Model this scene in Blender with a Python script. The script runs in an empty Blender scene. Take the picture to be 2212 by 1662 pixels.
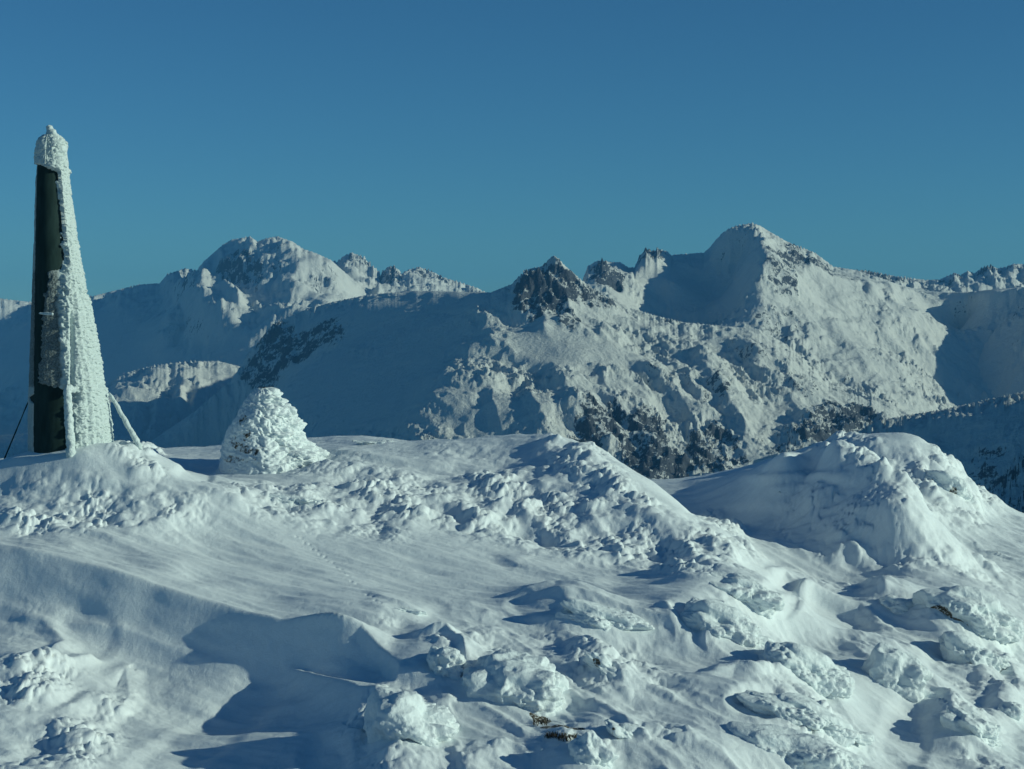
import bpy, math, random, os
import numpy as np
from mathutils import Vector, Euler

Q = 1.0                                   # mesh resolution factor
C = bpy.context.scene.collection
scene = bpy.context.scene
# ------------------------------------------------------------------ camera
F = 3687.0; UC, VC, VH = 1106.0, 831.0, 700.0      # focal length, centre and eye-level row (working units)
cam_d = bpy.data.cameras.new('camera'); cam = bpy.data.objects.new('camera', cam_d); C.objects.link(cam)
cam_d.sensor_width = 36.0; cam_d.lens = F / 2212.0 * 36.0
cam_d.shift_y = -(VC - VH) / 2212.0
cam.location = (0, 0, 0); cam.rotation_euler = (math.radians(90), 0, 0)
cam_d.clip_start = 0.5; cam_d.clip_end = 60000
scene.camera = cam
# ------------------------------------------------------------------ sky, sun, exposure
SUN_AZ, SUN_EL = 101.0, 18.5              # azimuth clockwise from the view direction
w = bpy.data.worlds.new('World'); scene.world = w; w.use_nodes = True
nt = w.node_tree; nt.nodes.clear()
sky = nt.nodes.new('ShaderNodeTexSky'); sky.sky_type = 'NISHITA'; sky.sun_disc = False
sky.sun_elevation = math.radians(SUN_EL); sky.sun_rotation = math.radians(SUN_AZ)
sky.altitude = 1800; sky.air_density = 1.0; sky.dust_density = 0.15; sky.ozone_density = 2.6
tint = nt.nodes.new('ShaderNodeMix'); tint.data_type = 'RGBA'; tint.blend_type = 'MULTIPLY'
tint.inputs[0].default_value = 1.0; tint.inputs[7].default_value = (0.265, 0.635, 0.81, 1)
bg = nt.nodes.new('ShaderNodeBackground'); bg.inputs['Strength'].default_value = 0.079
wo = nt.nodes.new('ShaderNodeOutputWorld')
nt.links.new(sky.outputs[0], tint.inputs[6]); nt.links.new(tint.outputs[2], bg.inputs[0]); nt.links.new(bg.outputs[0], wo.inputs[0])
sd = bpy.data.lights.new('sun', 'SUN'); sd.energy = 3.45; sd.angle = math.radians(0.53); sd.color = (0.90, 1.0, 0.80)
sun = bpy.data.objects.new('sun', sd); C.objects.link(sun)
a_, e_ = math.radians(SUN_AZ), math.radians(SUN_EL)
sdir = Vector((math.sin(a_) * math.cos(e_), math.cos(a_) * math.cos(e_), math.sin(e_)))
sun.rotation_euler = sdir.to_track_quat('Z', 'Y').to_euler(); sun.location = (60, -20, 60)
vs = scene.view_settings
vs.view_transform = 'Standard'; vs.look = 'None'; vs.gamma = 1.0; vs.use_curve_mapping = False; vs.exposure = 0.0
try:
    scene.cycles.max_bounces = 6; scene.cycles.diffuse_bounces = 3; scene.cycles.volume_bounces = 0
    scene.cycles.use_denoising = True
except Exception: pass

# ------------------------------------------------------------------ numeric helpers
def h2(i, j, s):
    n = (i.astype(np.int64) * 374761393 + j.astype(np.int64) * 668265263 + s * 974634777) & 0xffffffff
    n = ((n ^ (n >> 13)) * 1274126177) & 0xffffffff
    n = ((n ^ (n >> 15)) * 2246822519) & 0xffffffff
    return ((n ^ (n >> 16)) & 0xffffff) / float(0xffffff)
def h3(i, j, k, s): return h2(i + k.astype(np.int64) * 7919, j - k.astype(np.int64) * 104729, s)
def pn(x, y, s=0):                         # gradient noise about -1..1
    xi = np.floor(x); yi = np.floor(y); fx = x - xi; fy = y - yi
    u = fx*fx*fx*(fx*(fx*6-15)+10); v = fy*fy*fy*(fy*(fy*6-15)+10)
    def g(a, b):
        t = h2(xi + a, yi + b, s) * 6.2831853
        return np.cos(t) * (fx - a) + np.sin(t) * (fy - b)
    a = g(0, 0); b = g(1, 0); c = g(0, 1); d = g(1, 1)
    return 1.5 * ((a + (b - a) * u) * (1 - v) + (c + (d - c) * u) * v)
def fbm(x, y, o=4, s=0, g=0.5, l=2.03):
    r = 0; a = 1.0
    for k in range(o): r = r + a * pn(x, y, s + k * 17); x = x * l + 3.1; y = y * l - 1.7; a *= g
    return r
def ridged(x, y, o=5, s=0, g=0.55, l=2.07):
    r = 0; a = 1.0; wgt = 1.0
    for k in range(o):
        n = 1 - np.abs(pn(x, y, s + k * 31)); n = n * n * wgt
        r = r + a * n; wgt = np.clip(n * 1.6, 0, 1); x = x * l + 5.3; y = y * l - 2.9; a *= g
    return r
def domes(x, y, s=0, cover=0.75):          # knobs: the highest of many round caps
    xi = np.floor(x); yi = np.floor(y); r = np.zeros_like(x)
    for a in (-1, 0, 1):
        for b in (-1, 0, 1):
            i = xi + a; j = yi + b
            px = i + h2(i, j, s); py = j + h2(i, j, s + 1)
            rad = 0.35 + 0.6 * h2(i, j, s + 2); on = h2(i, j, s + 3) < cover
            d = ((x - px) ** 2 + (y - py) ** 2) / (rad * rad)
            r = np.maximum(r, np.where(on, rad * np.sqrt(np.clip(1 - d, 0, 1)), 0))
    return r
def pn3(p, s=0):
    i = np.floor(p); f = p - i; w_ = f*f*(3-2*f); r = 0
    for a in (0, 1):
        for b in (0, 1):
            for c in (0, 1):
                v = h3(i[:, 0] + a, i[:, 1] + b, i[:, 2] + c, s) * 2 - 1
                r = r + v * (w_[:, 0] if a else 1-w_[:, 0]) * (w_[:, 1] if b else 1-w_[:, 1]) * (w_[:, 2] if c else 1-w_[:, 2])
    return r
def fbm3(p, o=3, s=0):
    r = 0; a = 1.0
    for k in range(o): r = r + a * pn3(p, s + k * 13); p = p * 2.03 + 1.3; a *= 0.5
    return r
def domes3(p, s=0, cover=0.8):
    i = np.floor(p); r = np.zeros(len(p))
    for a in (-1, 0, 1):
        for b in (-1, 0, 1):
            for c in (-1, 0, 1):
                I, J, K = i[:, 0] + a, i[:, 1] + b, i[:, 2] + c
                q = np.stack([I + h3(I, J, K, s), J + h3(I, J, K, s + 1), K + h3(I, J, K, s + 2)], 1)
                rad = 0.45 + 0.5 * h3(I, J, K, s + 3); d = ((p - q) ** 2).sum(1) / (rad * rad)
                r = np.maximum(r, np.where(h3(I, J, K, s + 4) < cover, rad * np.sqrt(np.clip(1 - d, 0, 1)), 0))
    return r
def sm(a, b, x):
    t = np.clip((x - a) / (b - a), 0, 1); return t * t * (3 - 2 * t)
def P(u, v, y): return ((u - UC) / F * y, y, -(v - VH) / F * y)       # a sight line and a distance -> a place
class RBF:
    def __init__(self, pts, kind, scale, lam=1e-6):
        p = np.array(pts, float); self.c = p[:, :2] / scale; self.k = kind; self.sc = scale
        n = len(p); A = self.phi(self.dist(self.c)) + np.eye(n) * lam
        T = np.hstack([np.ones((n, 1)), self.c]); M = np.zeros((n + 3, n + 3))
        M[:n, :n] = A; M[:n, n:] = T; M[n:, :n] = T.T
        self.w = np.linalg.lstsq(M, np.concatenate([p[:, 2], np.zeros(3)]), rcond=None)[0]
    def dist(self, q): return np.sqrt(((q[:, None, :] - self.c[None]) ** 2).sum(2))
    def phi(self, r): return r ** self.k if self.k != 'tps' else r * r * np.log(r + 1e-9)
    def __call__(self, x, y):
        q = np.stack([np.ravel(x), np.ravel(y)], 1) / self.sc; out = np.empty(len(q))
        for a in range(0, len(q), 40000):
            b = q[a:a + 40000]; out[a:a + 40000] = self.phi(self.dist(b)) @ self.w[:-3] + self.w[-3] + b @ self.w[-2:]
        return out.reshape(np.shape(x))
def blob_mask(U, V, lst, e0=0.6, e1=1.15):                  # soft ellipses (u, v, ru, rv, tilt deg, strength)
    m = np.zeros_like(U)
    for u, v, ru, rv, t, s in lst:
        c, n = math.cos(math.radians(t)), math.sin(math.radians(t)); du, dv = U - u, V - v
        a = (du * c + dv * n) / ru; b = (-du * n + dv * c) / rv; d = np.sqrt(a * a + b * b)
        m = np.maximum(m, s * (1 - sm(e0, e1, d)))
    return m

# ------------------------------------------------------------------ object helpers
def mesh_np(name, co, faces, mat, parent=None, smooth=True, attrs=None):
    me = bpy.data.meshes.new(name); nv = len(co); nf = len(faces); k = faces.shape[1]
    me.vertices.add(nv); me.vertices.foreach_set('co', np.ascontiguousarray(co, dtype=np.float32).ravel())
    me.loops.add(nf * k); me.loops.foreach_set('vertex_index', np.ascontiguousarray(faces, dtype=np.int32).ravel())
    me.polygons.add(nf); me.polygons.foreach_set('loop_start', np.arange(0, nf * k, k, dtype=np.int32))
    try: me.polygons.foreach_set('loop_total', np.full(nf, k, dtype=np.int32))
    except Exception: pass
    me.update(calc_edges=True)
    me.polygons.foreach_set('use_smooth', np.full(nf, smooth))
    for an, arr in (attrs or {}).items():
        at = me.attributes.new(an, 'FLOAT', 'POINT'); at.data.foreach_set('value', np.ascontiguousarray(arr, dtype=np.float32).ravel())
    me.materials.append(mat)
    o = bpy.data.objects.new(name, me); C.objects.link(o)
    if parent is not None: o.parent = parent
    return o
def grid_faces(nr, nc, wrap=False):
    i = np.arange(nr - 1)[:, None]; j = np.arange(nc if wrap else nc - 1)[None]; j2 = (j + 1) % nc
    return np.stack([i * nc + j, i * nc + j2, (i + 1) * nc + j2, (i + 1) * nc + j], -1).reshape(-1, 4)
def tag(o, label=None, cat=None, group=None, kind=None):
    if label: o['label'] = label
    if cat: o['category'] = cat
    if group: o['group'] = group
    if kind: o['kind'] = kind
    return o
def empty(name, loc):
    o = bpy.data.objects.new(name, None); C.objects.link(o); o.location = loc; o.empty_display_size = 0.2; return o

# ------------------------------------------------------------------ materials
class NT:
    def __init__(s, name):
        s.m = bpy.data.materials.new(name); s.m.use_nodes = True; s.t = s.m.node_tree; s.t.nodes.clear()
        s.b = s.n('ShaderNodeBsdfPrincipled'); s.o = s.n('ShaderNodeOutputMaterial'); s.l(s.b.outputs[0], s.o.inputs[0])
    def n(s, t, **k):
        q = s.t.nodes.new(t)
        for a, v in k.items(): setattr(q, a, v)
        return q
    def l(s, a, b): s.t.links.new(a, b)
    def mth(s, op, a, b=None, c=None):
        q = s.n('ShaderNodeMath', operation=op)
        for i, x in enumerate((a, b, c)):
            if x is None: continue
            if isinstance(x, (int, float)): q.inputs[i].default_value = x
            else: s.l(x, q.inputs[i])
        return q.outputs[0]
    def noise(s, co, scale, detail=4, rough=0.55, dist=0.0):
        q = s.n('ShaderNodeTexNoise'); q.inputs['Scale'].default_value = scale; q.inputs['Detail'].default_value = detail
        q.inputs['Roughness'].default_value = rough; q.inputs['Distortion'].default_value = dist; s.l(co, q.inputs['Vector']); return q.outputs['Fac']
    def mapped(s, co, sc, rot=(0, 0, 0)):
        q = s.n('ShaderNodeMapping'); q.inputs['Scale'].default_value = sc; q.inputs['Rotation'].default_value = rot; s.l(co, q.inputs['Vector']); return q.outputs[0]
    def rng(s, f, a, b, c=0.0, d=1.0):
        q = s.n('ShaderNodeMapRange'); s.l(f, q.inputs[0]); q.interpolation_type = 'SMOOTHSTEP'
        for i, x in zip((1, 2, 3, 4), (a, b, c, d)): q.inputs[i].default_value = x
        return q.outputs[0]
    def mix(s, f, a, b):
        q = s.n('ShaderNodeMix', data_type='RGBA'); s.l(f, q.inputs[0]) if not isinstance(f, float) else setattr(q.inputs[0], 'default_value', f)
        for i, x in ((6, a), (7, b)):
            if isinstance(x, tuple): q.inputs[i].default_value = (*x, 1)
            else: s.l(x, q.inputs[i])
        return q.outputs[2]
    def bump(s, h, dist, strength=1.0, prev=None):
        q = s.n('ShaderNodeBump'); q.inputs['Distance'].default_value = dist; q.inputs['Strength'].default_value = strength
        s.l(h, q.inputs['Height'])
        if prev is not None: s.l(prev, q.inputs['Normal'])
        return q.outputs[0]
SNOW = (0.76, 0.82, 0.84)
def snow_mat(name, col=SNOW, fine=60.0, fd=0.006, mid=9.0, md=0.015, attr=None, dirt=(0.10, 0.085, 0.06)):
    t = NT(name); co = t.n('ShaderNodeTexCoord').outputs['Object']
    n1 = t.noise(co, mid, 5, 0.6); n2 = t.noise(co, fine, 3, 0.6)
    c = t.mix(t.rng(n1, 0.3, 0.7), tuple(x * 0.95 for x in col), col)
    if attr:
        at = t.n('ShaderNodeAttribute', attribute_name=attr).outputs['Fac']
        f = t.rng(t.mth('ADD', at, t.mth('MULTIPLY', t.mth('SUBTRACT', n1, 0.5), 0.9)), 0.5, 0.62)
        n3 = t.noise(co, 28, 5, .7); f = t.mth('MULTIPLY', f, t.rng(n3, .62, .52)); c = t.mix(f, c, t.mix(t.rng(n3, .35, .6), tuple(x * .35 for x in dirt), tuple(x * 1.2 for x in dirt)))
    t.l(c, t.b.inputs['Base Color']); t.b.inputs['Roughness'].default_value = 0.62
    t.b.inputs['Specular IOR Level'].default_value = 0.25
    nrm = t.bump(n1, md); nrm = t.bump(n2, fd, 1.0, nrm); t.l(nrm, t.b.inputs['Normal'])
    return t.m
M_snow = snow_mat('wind_packed_snow', attr='bare', md=0.012)
M_rime = snow_mat('rime_ice', (0.58, 0.66, 0.66), 45.0, 0.006, 12.0, 0.03)
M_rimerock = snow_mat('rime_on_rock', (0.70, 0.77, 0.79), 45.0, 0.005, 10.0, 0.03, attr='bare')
def frost_mat():
    t = NT('rime_over_metal'); co = t.n('ShaderNodeTexCoord').outputs['Object']; n1 = t.noise(co, 12, 5, .6); n2 = t.noise(co, 45, 3, .6)
    at = t.n('ShaderNodeAttribute', attribute_name='bare').outputs['Fac']
    f = t.mth('MULTIPLY', at, t.rng(n2, 0.25, 0.65, 1.15, 0.7)); f = t.mth('MINIMUM', f, 1.0)
    t.l(t.mix(f, (0.52, 0.60, 0.60), (0.07, 0.09, 0.09)), t.b.inputs['Base Color']); t.b.inputs['Roughness'].default_value = 0.65
    t.l(t.bump(n2, .006, 1, t.bump(n1, .03)), t.b.inputs['Normal']); return t.m
M_frost = frost_mat()
def metal_mat():
    t = NT('dark_green_metal'); co = t.n('ShaderNodeTexCoord').outputs['Object']
    n = t.noise(t.mapped(co, (3, 3, 0.7)), 3.0, 5)
    t.l(t.mix(t.rng(n, 0.3, 0.7), (0.010, 0.026, 0.026), (0.020, 0.044, 0.042)), t.b.inputs['Base Color'])
    t.b.inputs['Roughness'].default_value = 0.75; t.b.inputs['Specular IOR Level'].default_value = 0.15
    return t.m
M_metal = metal_mat()
def plain(name, col, rough=0.8, sc=12.0, bd=0.02):
    t = NT(name); co = t.n('ShaderNodeTexCoord').outputs['Object']; n = t.noise(co, sc, 5, 0.65)
    t.l(t.mix(t.rng(n, 0.3, 0.7), tuple(x * 0.6 for x in col), tuple(x * 1.3 for x in col)), t.b.inputs['Base Color'])
    t.b.inputs['Roughness'].default_value = rough; t.l(t.bump(n, bd), t.b.inputs['Normal']); return t.m
M_stone = plain('bare_dark_stone', (0.09, 0.08, 0.06)); M_grass = plain('dry_dark_grass', (0.06, 0.05, 0.03))
def mountain_mat(name, col=(0.62, 0.64, 0.61), rock=(0.065, 0.075, 0.09), slope_a=0.63, slope_k=1.0, thr=0.62, veg=0.0):
    t = NT(name); geo = t.n('ShaderNodeNewGeometry'); co = geo.outputs['Position']
    at = t.n('ShaderNodeAttribute', attribute_name='rock').outputs['Fac']
    sep = t.n('ShaderNodeSeparateXYZ'); t.l(geo.outputs['True Normal'], sep.inputs[0]); nz = sep.outputs[2]
    n1 = t.noise(t.mapped(co, (1, 1, 0.45)), 0.012, 7, 0.66, 0.6); n2 = t.noise(co, 0.06, 5, 0.72)
    steep = t.mth('SUBTRACT', slope_a, nz)
    f = t.mth('ADD', t.mth('MULTIPLY', steep, slope_k), at)
    f = t.mth('ADD', f, t.mth('MULTIPLY', t.mth('SUBTRACT', n1, 0.5), 1.7)); f = t.mth('ADD', f, t.mth('MULTIPLY', t.mth('SUBTRACT', n2, 0.5), 1.3))
    m = t.rng(f, thr - 0.06, thr + 0.06)
    rc = t.mix(t.rng(n2, 0.3, 0.7), tuple(x * 0.65 for x in rock), tuple(x * 1.35 for x in rock))
    t.l(t.mix(m, col, rc), t.b.inputs['Base Color']); t.b.inputs['Roughness'].default_value = 0.75; t.b.inputs['Specular IOR Level'].default_value = 0.1
    nrm = t.bump(n1, 18.0, 0.9); nrm = t.bump(n2, 7.0, 0.9, nrm); t.l(nrm, t.b.inputs['Normal']); return t.m
M_mtn = mountain_mat('mountain_snow_and_rock')

# ------------------------------------------------------------------ foreground summit ridge
def dense(line, n=5):                      # subdivide a (u, v, Y) polyline
    o = []
    for a, b in zip(line[:-1], line[1:]):
        for t in range(n): o.append(tuple(a[k] + (b[k] - a[k]) * t / n for k in range(3)))
    return o + [line[-1]]
G = [(-150,1010,34.5),(0,997,34.5),(80,988,34),(200,970,34),(30,993,33),(100,988,32.8),(180,978,32.7),(250,968,33.0),(310,972,33.8),(345,1000,33.2),(400,1035,32.4),(440,1055,32),(520,1080,31.8),
 (380,1015,37),(440,1032,35.5),(300,976,46),(400,969,47),(470,972,46),
 (560,1025,38),(480,1005,39),(700,980,39.5),(630,1000,38.8),(660,950,45),(750,950,44),(860,957,43),(900,953,43),(1000,955,42),(1100,948,41),(1150,942,40.2),(1190,944,39.3),
 (1230,960,38.3),(1290,1000,36.5),(1345,1045,35),(1400,1090,34),(1470,1125,33),(1560,1185,31.5),(1610,1230,30),(1660,1290,28.4),
 (700,1010,37.5),(900,1010,37.6),(1100,1000,38),(700,1060,34.6),(900,1080,34.2),(1100,1080,34.8),(1250,1060,35),(540,1090,32.3),(700,1130,32),
 (900,1160,31.5),(1100,1180,31.5),(1300,1180,32),(1450,1200,31.2),(1600,1290,28.5),(700,1250,28.5),(900,1280,28),(1100,1290,28.2),(1300,1300,28.1),(1500,1330,27.2),
 (0,1050,32.5),(150,1050,32),(300,1060,31.7),(0,1120,30.8),(150,1130,30.6),(300,1130,30.5),(450,1150,30.7),(0,1200,28.8),(200,1200,28.9),(420,1250,28.0),(570,1300,27.1),
 (0,1300,27.5),(150,1330,27.0),(300,1355,26.6),(450,1395,25.95),(600,1430,25.35),*dense([(0,1212,28.3),(150,1238,27.9),(300,1268,27.35),(470,1312,26.7),(620,1383,25.6),(740,1392,25.2),(860,1400,25.0)],2),(-150,1200,29.3),(-150,1400,26.4),(-150,1650,21.5),
 (0,1400,25.8),(150,1430,25.4),(300,1470,25.4),(450,1490,25.0),(600,1490,24.85),(0,1500,23.5),(100,1500,23.6),(200,1560,23.4),(350,1600,22.9),(500,1620,22.45),(650,1560,23.3),
 (0,1662,20.7),(200,1680,20.9),(400,1700,21.3),(600,1700,21.2),(750,1600,22.1),(880,1470,24.0),(900,1560,22.6),(850,1662,20.9),
 (1000,1400,25.2),(1200,1400,25.6),(1400,1400,25.9),(1000,1500,23.4),(1200,1500,23.5),(1400,1500,23.7),(1600,1500,24),(1100,1600,21.8),(1300,1620,21.5),(1500,1600,22),
 (1500,1700,20.5),(1100,1700,20.4),(1300,1700,20.4),
 (1400,1060,45.5),(1500,1080,44.2),(1600,1100,42.4),(1700,1110,40.9),(1500,1140,42),(1700,1170,39),(1650,1235,35.8),(1750,1250,34),(1700,1300,31.5),(1800,1340,30),(1700,1400,28),(1900,1400,28.5),
 (1580,1030,44.8),(1700,984,42.3),(1780,976,42),(1850,982,41.4),(1905,1010,40.4),(1930,1060,39.2),(1700,1015,46),(1780,1012,45.5),(1850,1012,44.6),(1370,1043,50),(1450,1038,50),(1530,1034,49),(1945,1100,38.2),(1940,1180,37.6),(1750,1035,42.1),(1850,1060,40),(1850,1120,38.8),(1880,1170,38),
 (1800,985,52),(1850,958,50),(1900,940,48.5),(1950,934,47.5),(1990,950,47),(2040,1000,47),(2090,1060,46.8),(2150,1110,46.5),(2212,1128,46.3),(2300,1150,46),
 (1960,1010,46),(2000,1060,45),(2050,1110,43.5),(2100,1150,42.5),(2212,1200,41),(2000,1150,41),(2100,1230,38),(2212,1300,36.5),(2000,1270,36),(1900,1280,34.5),
 (1950,1350,32),(2100,1350,32.5),(2212,1400,32),(2000,1430,29.5),(2100,1480,28.5),(2212,1500,28.8),(1800,1450,27),(1900,1520,26),(2000,1560,25.6),(2212,1620,25),
 (1700,1550,24),(1800,1620,23.3),(2000,1680,22.8),(2212,1700,23),(1700,1700,21.5),(2400,1300,38),(2400,1500,30),(2400,1700,24),
 (700,985,56),(1100,985,54),(400,1005,60),(0,1040,50),(1350,1090,58),(1450,1090,60),(1600,1090,58),(1750,1060,60),(1950,1010,60),(2150,1220,58),(2350,1260,56),(2080,1130,54),(1850,1000,58),(-200,1060,50)]
gpts = [P(*g) for g in G]
for xx in (-7, 0, 7): gpts += [(xx, 12, -4.9), (xx, 5, -3.9), (xx, -2, -3.0), (xx, -10, -2.6)]
base = RBF(gpts, 'tps', 10.0, 2e-6)
WX, WY = 0.88, -0.47                       # the way the wind drifts run
def seg_dist(U, V, path, ky):
    best = np.full(U.shape, 1e9); side = np.zeros_like(U); tt = np.zeros_like(U); n = len(path) - 1
    for i in range(n):
        ax, ay = path[i][0], path[i][1] * ky; bx, by = path[i+1][0], path[i+1][1] * ky
        dx, dy = bx - ax, by - ay; L = dx*dx + dy*dy
        t = np.clip(((U - ax) * dx + (V * ky - ay) * dy) / L, 0, 1)
        ex, ey = U - (ax + t * dx), V * ky - (ay + t * dy); d = np.sqrt(ex*ex + ey*ey); c = dx * ey - dy * ex
        m = d < best; best = np.where(m, d, best); side = np.where(m, np.sign(c), side); tt = np.where(m, (i + t) / n, tt)
    return best, side, tt
# (path, width above/right side, width below/left side, height px)   side>0 is below the path when it runs left to right
STROKES = [
 ([(60,1215),(170,1230),(400,1268),(500,1298),(640,1350)], 200, 40, 12),
 ([(-400,1120),(0,1212),(300,1293),(450,1340),(600,1388),(760,1396),(860,1400)], 90, 190, 40),
 ([(-300,1230),(0,1310),(250,1370),(420,1430),(560,1480)], 60, 60, 9),
 ([(0,1175),(90,1190),(200,1195)], 50, 20, 6),
 ([(120,1140),(230,1170),(330,1215),(420,1260)], 160, 40, 9),
 ([(600,1392),(700,1390),(780,1400),(840,1440),(862,1480),(850,1510)], 120, 26, 26),
 ([(900,1560),(790,1530),(700,1485),(600,1450)], 90, 60, 16),
 ([(1060,1195),(1120,1230),(1240,1262),(1330,1290)], 90, 26, 9),
 ([(1080,1300),(1200,1302),(1300,1320),(1420,1335)], 90, 22, 12),
 ([(1130,1315),(1250,1325),(1400,1355),(1500,1385)], 60, 22, 10),
 ([(880,1385),(960,1395),(1000,1430),(1010,1500)], 60, 22, 16),
 ([(770,1272),(860,1310),(930,1330)], 60, 14, 7),
 ([(1680,1270),(1760,1290),(1860,1330),(1940,1395)], 70, 22, 16),
 ([(1640,1225),(1700,1240),(1730,1270),(1720,1330)], 50, 20, 8),
 ([(1600,1480),(1700,1500),(1800,1520),(1870,1600)], 70, 26, 10),
 ([(1500,1462),(1590,1474),(1690,1508)], 60, 22, 14),
 ([(1200,1395),(1260,1420),(1330,1470),(1370,1530)], 70, 26, 9),
 ([(1040,1120),(1110,1105),(1180,1150),(1250,1190)], 60, 24, 8),
 ([(900,1075),(980,1100),(1050,1150)], 60, 24, 7),
 ([(1980,1440),(2030,1500),(2070,1560)], 60, 26, 12),
 ([(1860,1270),(1900,1290),(1920,1330)], 40, 18, 9),
 ([(640,975),(760,985),(900,1010),(1000,1020)], 60, 18, 7),
 ([(430,1040),(560,1045),(700,1035),(800,1010)], 60, 18, 7),
 ([(1580,1028),(1650,1040),(1760,1035),(1880,1050)], 50, 20, 6),
 ([(0,1330),(90,1350),(140,1390),(60,1440)], 50, 30, 12),
 ([(0,1430),(90,1440),(190,1430),(215,1420)], 60, 30, 14),
 ([(230,1480),(270,1450),(280,1510),(200,1600)], 50, 30, 9),
 ([(1230,1500),(1330,1560),(1400,1610)], 60, 24, 9),
 ([(2130,1390),(2190,1470),(2212,1520)], 60, 24, 10),
 ([(1980,1330),(2020,1380),(2100,1400),(2190,1420)], 60, 30, 10),
]
HOLLOWS = [  # (u, v, ru, rv, tilt, depth px)
 (740,1455,120,40,12,18),(430,1600,200,50,-28,12),(190,1370,70,55,20,10),(1160,1330,70,22,12,12),(1500,1360,60,28,25,14),(90,1490,110,45,-8,12),
 (1640,1550,70,38,15,18),(1790,1330,120,22,25,12),(1950,1600,60,80,10,10),(2050,1470,70,60,30,14),(700,1640,60,50,0,18),(1600,1120,140,30,0,10),(420,1020,50,20,0,10),(1690,1290,45,55,20,16)]
SMOOTH = [(1180,1620,70,60,40,.8),(1500,1440,110,35,28,.8),(1450,1540,120,35,30,.6),(900,1440,60,30,20,.6),(560,1240,480,75,12,1),(950,1250,380,60,10,1),(250,1290,330,70,12,.9),(450,1370,400,70,14,.8),(1350,1270,260,40,10,.9),(1500,1060,160,40,3,.9),(1950,1560,160,50,28,1),
 (1700,1300,200,40,25,.9),(2080,1300,160,50,25,.6),(700,1460,240,70,10,.9),(520,1560,220,80,-20,.9),(1600,1270,60,25,0,.7),(900,1010,240,16,0,.7),(480,1025,120,22,0,.8),(1130,1560,60,20,40,.5),(1200,1350,300,30,8,.5)]
RIME = [(700,1100,230,50,10,1),(900,1080,250,70,12,1),(1150,1100,220,90,20,1),(1260,1010,110,60,35,1),(1380,1090,110,40,35,1),(1450,1200,170,70,30,.9),(1300,1150,140,60,20,1),(230,1090,230,60,5,1),(120,1125,140,25,0,1),
 (300,1000,60,40,20,1.2),(60,1460,110,50,0,1.1),(150,1600,160,70,-25,1.1),(1800,1110,170,80,5,.85),(1850,1000,90,60,20,1),(2020,1030,90,90,45,1.1),(2100,1090,60,60,45,1.1),(1900,1200,170,40,8,.8),
 (2100,1250,140,60,30,.6),(2150,1420,80,90,35,.9),(1300,1450,160,60,20,.8),(850,1590,110,90,60,1),(1050,1450,110,60,20,.8),(1400,1560,110,50,30,.45),(1250,1620,80,40,0,.6),(1700,1480,110,60,30,.45),
 (1750,1600,130,70,20,.9),(2080,1600,110,60,45,.7),(850,1320,60,20,20,.9),(880,1350,70,14,5,.7),(1560,1170,100,50,40,1),(300,1160,200,30,8,.6)]
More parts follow.
